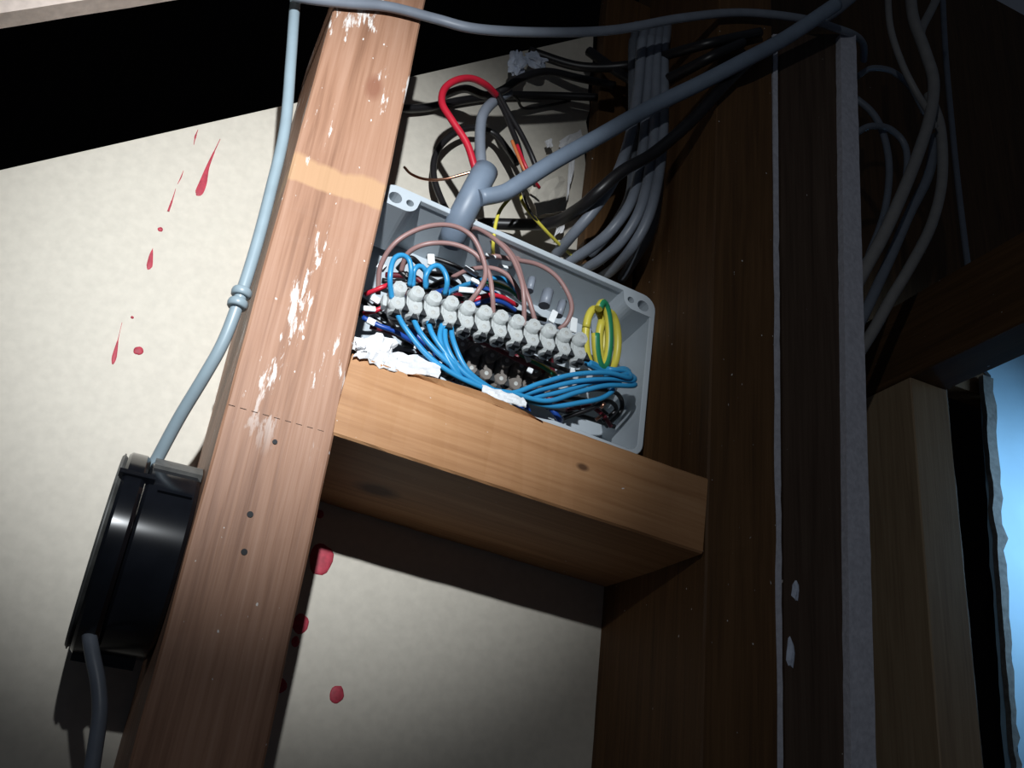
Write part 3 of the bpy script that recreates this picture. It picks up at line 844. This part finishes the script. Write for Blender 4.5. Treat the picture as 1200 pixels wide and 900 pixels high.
# ------------------------------------------------------------------ torn paper and tape on the nogging
def sheet(name, corners, y, m, lab, cat, n=12, mm=5, amp=0.002, seed=1, ys=None, freq=1.0):
    ys = ys or [y] * 4
    p = [P(a, b, yy) for (a, b), yy in zip(corners, ys)]
    return tag(obj(name, crumple_bm(p[0], p[1], p[2], p[3], n, mm, amp, seed, freq=freq), M[m]), lab, cat)
tag(obj('paper_wad', lump_bm(P(444, 407, 0.487), 0.0074, 0.75, 4, 3, (1.15, 0.8, 0.95)), M['paper']), 'crumpled white paper wad on the nogging beside the left stud', 'paper')
tag(obj('paper_wad', lump_bm(P(421, 404, 0.478), 0.0042, 0.8, 9, 3, (1.0, 0.7, 0.9)), M['paper']), 'small white paper scrap tucked against the left stud', 'paper')
sheet('torn_paper', [(414, 416), (462, 434), (466, 417), (424, 408)], 0.47, 'paper', 'torn white paper strip along the nogging edge by the stud', 'paper', seed=2, amp=0.0025, ys=[0.467, 0.468, 0.49, 0.484])
sheet('torn_paper', [(452, 432), (514, 441), (520, 422), (448, 410)], 0.47, 'paper', 'longer flat white paper scrap lying on the nogging top', 'paper', seed=6, amp=0.0018, ys=[0.469, 0.470, 0.492, 0.492])
sheet('tape_patch', [(563, 462), (617, 477), (614, 466), (566, 451)], 0.47, 'tape', 'glossy white tape patch over the blue wires at nogging edge', 'tape', seed=8, amp=0.0008, ys=[0.473, 0.473, 0.480, 0.480], n=14, mm=5)

# ------------------------------------------------------------------ cables above the box
wire('red_cable', 'red', 0.0026, 'thick red cable arching out of the grey sheath above the box', 'cable',
     [(562, 212, 0.508), (556, 195, 0.506), (547, 168, 0.505), (529, 140, 0.506), (518, 121, 0.508), (521, 104, 0.51), (535, 94, 0.512), (553, 92, 0.515), (570, 100, 0.52), (582, 112, 0.53)], n=12)
wire('grey_cable', 'pvc_mid', 0.0040, 'stubby grey cable rising behind the red one above the box', 'cable',
     [(566, 212, 0.53), (563, 180, 0.53), (563, 150, 0.53), (567, 132, 0.53), (580, 118, 0.535), (596, 108, 0.54)], n=12)
wire('black_cable', 'black', 0.0032, 'thick black cable sweeping left to the red arch', 'cable',
     [(720, 100, 0.53), (680, 92, 0.53), (640, 84, 0.53), (610, 92, 0.53), (590, 105, 0.53), (570, 112, 0.535), (545, 104, 0.545), (520, 112, 0.56)], n=10)
wire('black_cable', 'black', 0.0022, 'left one of the twin black wires dropping from the sweep', 'cable',
     [(578, 106, 0.532), (590, 128, 0.53), (600, 152, 0.528), (607, 170, 0.526), (612, 190, 0.524), (618, 210, 0.525)])
wire('black_cable', 'black', 0.0022, 'right one of the twin black wires dropping from the sweep', 'cable',
     [(582, 106, 0.53), (596, 132, 0.528), (610, 156, 0.526), (621, 178, 0.524), (630, 200, 0.525)])
wire('black_cable', 'black', 0.0026, 'black cable loop bulging left behind the red cable', 'cable',
     [(533, 262, 0.545), (518, 236, 0.56), (508, 205, 0.565), (512, 178, 0.567), (530, 158, 0.567), (553, 150, 0.567), (578, 156, 0.565), (594, 174, 0.56), (606, 192, 0.555)])
wire('black_cable', 'black', 0.0034, 'black cable pressed on the hardboard behind the red arch', 'cable',
     [(462, 128, 0.577), (500, 126, 0.578), (540, 118, 0.579), (590, 112, 0.579), (640, 112, 0.577), (700, 114, 0.565)])
wire('black_cable', 'black', 0.0012, 'thin black wire tail curling off the black sweep', 'cable', [(596, 108, 0.55), (606, 116, 0.565), (614, 127, 0.575), (640, 124, 0.578), (668, 118, 0.575)])
wire('copper_wire', 'copper', 0.0010, 'bare copper wire bowing left from the grey sheath', 'wire', [(474, 196, 0.55), (482, 204, 0.54), (498, 210, 0.53), (520, 210, 0.522), (540, 205, 0.516), (554, 201, 0.512)])
wire('orange_wire', 'orange', 0.0013, 'orange wire beside the twin black wires', 'wire', [(600, 165, 0.521), (606, 180, 0.519), (613, 196, 0.519), (622, 214, 0.522)])
wire('red_wire', 'red', 0.0013, 'short red wire beneath the thick conduit', 'wire', [(606, 170, 0.520), (614, 190, 0.517), (622, 206, 0.52), (632, 220, 0.53)])
wire('yellow_wire', 'yellow', 0.0013, 'yellow wire going down into the box top', 'wire', [(612, 222, 0.525), (600, 230, 0.52), (587, 245, 0.515), (581, 262, 0.513), (578, 285, 0.515), (578, 298, 0.525)])
wire('yellow_wire', 'yellow', 0.0013, 'yellow wire slanting right behind the box rim', 'wire', [(608, 222, 0.53), (614, 240, 0.53), (632, 262, 0.532), (652, 283, 0.54), (674, 303, 0.555)])
wire('black_wire', 'black', 0.0009, 'thin black wire twisted along the yellow one', 'wire', [(610, 214, 0.528), (616, 236, 0.527), (624, 252, 0.529), (640, 270, 0.535)])
# thick conduit: the sleeve end standing in the box, and the long run off to the upper right
stub = tube('sheath_sleeve', px((569, 200, 0.506), (561, 215, 0.505), (549, 238, 0.508), (537, 262, 0.516), (528, 284, 0.53)), 0.0090, M['conduit'], n=20)
tag(stub, 'short fat blue-grey sleeve entering the top of the box', 'sleeve')
con = tube('conduit', px((562, 232, 0.500), (590, 226, 0.497), (612, 213, 0.494), (650, 189, 0.49), (700, 161, 0.485), (760, 127, 0.478), (820, 98, 0.462), (870, 72, 0.448), (920, 45, 0.444), (980, 5, 0.43)), lambda u: 0.0058, M['conduit'], n=18)
tag(con, 'long thick blue-grey conduit rising to the upper right corner', 'conduit')
wire('black_cable', 'black', 0.0046, 'thick black cable slanting across the grey cable bundle', 'cable',
     [(905, 50, 0.462), (880, 70, 0.462), (845, 104, 0.462), (810, 142, 0.472), (765, 180, 0.485), (730, 200, 0.49), (700, 226, 0.50), (676, 246, 0.52), (640, 262, 0.55), (560, 262, 0.575)], n=12)
bund = [
    [(752, 50, 0.50), (748, 100, 0.505), (738, 160, 0.51), (720, 210, 0.51), (696, 246, 0.515), (672, 274, 0.53), (650, 300, 0.556)],
    [(762, 50, 0.50), (758, 110, 0.505), (754, 170, 0.508), (742, 230, 0.512), (718, 268, 0.52), (690, 292, 0.54), (660, 310, 0.562)],
    [(770, 55, 0.50), (768, 120, 0.50), (764, 180, 0.502), (752, 240, 0.506), (730, 280, 0.518), (704, 304, 0.54), (680, 318, 0.565)],
    [(778, 60, 0.50), (778, 130, 0.498), (774, 190, 0.498), (762, 248, 0.502), (742, 288, 0.515), (720, 314, 0.545), (700, 328, 0.572)],
    [(742, 55, 0.515), (742, 120, 0.518), (742, 180, 0.522), (738, 230, 0.53), (716, 270, 0.545), (690, 300, 0.562)],
    [(764, 60, 0.525), (770, 140, 0.53), (772, 210, 0.53), (764, 266, 0.535), (746, 300, 0.55), (726, 330, 0.572)]]
for lab, pts in zip(('foremost and leftmost', 'second from left', 'third from left', 'rightmost front', 'hindmost left', 'hindmost right'), bund):
    pts = [(pts[0][0] + 4, 30, pts[0][2] + 0.02), (pts[0][0] + 2, 46, pts[0][2] + 0.004)] + pts
    wire('grey_cable', 'pvc_shaded' if 'hind' in lab else 'pvc_mid', 0.0041, 'grey cable of the bundle curving behind the box, ' + lab, 'cable', pts, 'grey cable bundle right of the box', 10)  # rear cables take the grey with shade in its colour
for lab, pts in (('upper', [(690, 60, 0.55), (730, 88, 0.53), (760, 100, 0.512), (800, 84, 0.485), (835, 66, 0.462), (870, 50, 0.460)]), ('lower', [(620, 60, 0.56), (680, 78, 0.545), (740, 76, 0.525), (790, 62, 0.49), (835, 50, 0.463), (890, 38, 0.462)])):
    wire('black_cable', 'black', 0.0042, lab + ' black cable lost in the dark above the conduit', 'cable', pts)
tag(obj('plaster_lump', lump_bm(P(606, 74, 0.555), 0.0085, 0.7, 3, 3, (0.8, 0.6, 1.3)), M['lump']), 'left pale bluish plaster lump stuck high on the hardboard', 'plaster')
tag(obj('plaster_lump', lump_bm(P(628, 70, 0.556), 0.0080, 0.7, 8, 3, (1.1, 0.5, 0.8)), M['lump']), 'right pale bluish plaster lump stuck high on the hardboard', 'plaster')
for (cs, lab, sd_) in (([(664, 236), (672, 200), (678, 158), (668, 172)], 'torn white paper strip at the hardboard edge under the conduit', 3), ([(655, 165), (680, 152), (684, 164), (657, 176)], 'torn white flake above the conduit at hardboard edge', 5),
                      ([(638, 166), (646, 162), (648, 172), (641, 174)], 'tiny white flake on the hardboard above the conduit', 7), ([(650, 275), (660, 272), (664, 252), (656, 254)], 'torn white flake beside the yellow wire behind the box', 9)):
    sheet('torn_flake', cs, 0.574, 'paper', lab, 'paper', n=6, mm=4, amp=0.0012, seed=sd_)
cr = bmesh.new()
q = [P(618, 218, 0.545), P(660, 205, 0.56), P(664, 246, 0.56), P(630, 252, 0.545)]
tag(obj('card_flap', crumple_bm(q[3], q[2], q[1], q[0], 6, 6, 0.0016, 12, 0.0012), M['board']), 'torn cream hardboard flap bent forward under the conduit', 'flap')
cr.free()

# ------------------------------------------------------------------ grey cables in the dark cavity at right
for lab, r, m, pts in (
    ('thin one swinging down from the top left', 0.0034, 'pvc_warm', [(1040, -20, 0.53), (1043, 30, 0.53), (1056, 72, 0.53), (1072, 105, 0.53), (1086, 128, 0.535), (1096, 150, 0.54)]),
    ('thick one bowing right then sweeping down left', 0.0058, 'pvc_warm', [(1066, -20, 0.53), (1070, 20, 0.53), (1084, 60, 0.53), (1094, 95, 0.53), (1090, 135, 0.53), (1076, 180, 0.53), (1056, 230, 0.53), (1034, 278, 0.535), (1012, 318, 0.54), (990, 360, 0.545)]),
    ('branch joining at top from the right', 0.0045, 'pvc_warm', [(1106, -20, 0.54), (1092, 10, 0.54), (1080, 34, 0.535), (1079, 50, 0.531)]),
    ('outer right one sweeping down left', 0.0052, 'pvc_warm', [(1088, 110, 0.55), (1102, 150, 0.55), (1104, 210, 0.55), (1092, 262, 0.55), (1068, 310, 0.55), (1044, 350, 0.555), (1024, 386, 0.56), (1000, 424, 0.565)]),
    ('middle one sweeping down left', 0.0050, 'pvc_mid', [(1096, 160, 0.56), (1088, 205, 0.56), (1066, 250, 0.56), (1046, 296, 0.56), (1026, 340, 0.56), (1010, 374, 0.565), (990, 410, 0.57)]),
    ('faint straight one at the far right', 0.0040, 'pvc_mid', [(1104, -20, 0.74), (1108, 60, 0.74), (1114, 130, 0.74), (1122, 210, 0.74), (1134, 310, 0.74), (1142, 360, 0.74)]),
    ('faint upper hoop', 0.0030, 'pvc_mid', [(1004, 90, 0.56), (1022, 80, 0.56), (1046, 84, 0.56), (1068, 104, 0.56), (1084, 134, 0.57)]),
    ('faint lower hoop', 0.0034, 'pvc_mid', [(1000, 158, 0.57), (1020, 148, 0.57), (1044, 152, 0.57), (1062, 176, 0.57), (1058, 226, 0.57), (1036, 260, 0.57)]),
    ('inner faint one at the left', 0.0036, 'pvc_mid', [(996, 110, 0.59), (1022, 132, 0.582), (1036, 160, 0.58), (1042, 200, 0.58), (1036, 250, 0.58), (1018, 300, 0.585)])):
    wire('grey_cable', m, r, 'grey cable in the dark right cavity, ' + lab, 'cable', pts, 'cables in the right cavity', 12)
# plaster smears on the umber stud face
for (x, y, a, b, sd_) in ((932, 692, 0.0028, 0.0065, 1), (926, 765, 0.0030, 0.009, 2)):
    c = P(x, y, Y0 + 0.004)
    obj('plaster_smear', lump_bm(c, 1.0, 0.4, sd_, 2, (a, 0.0016, b)), M['lump'], second)
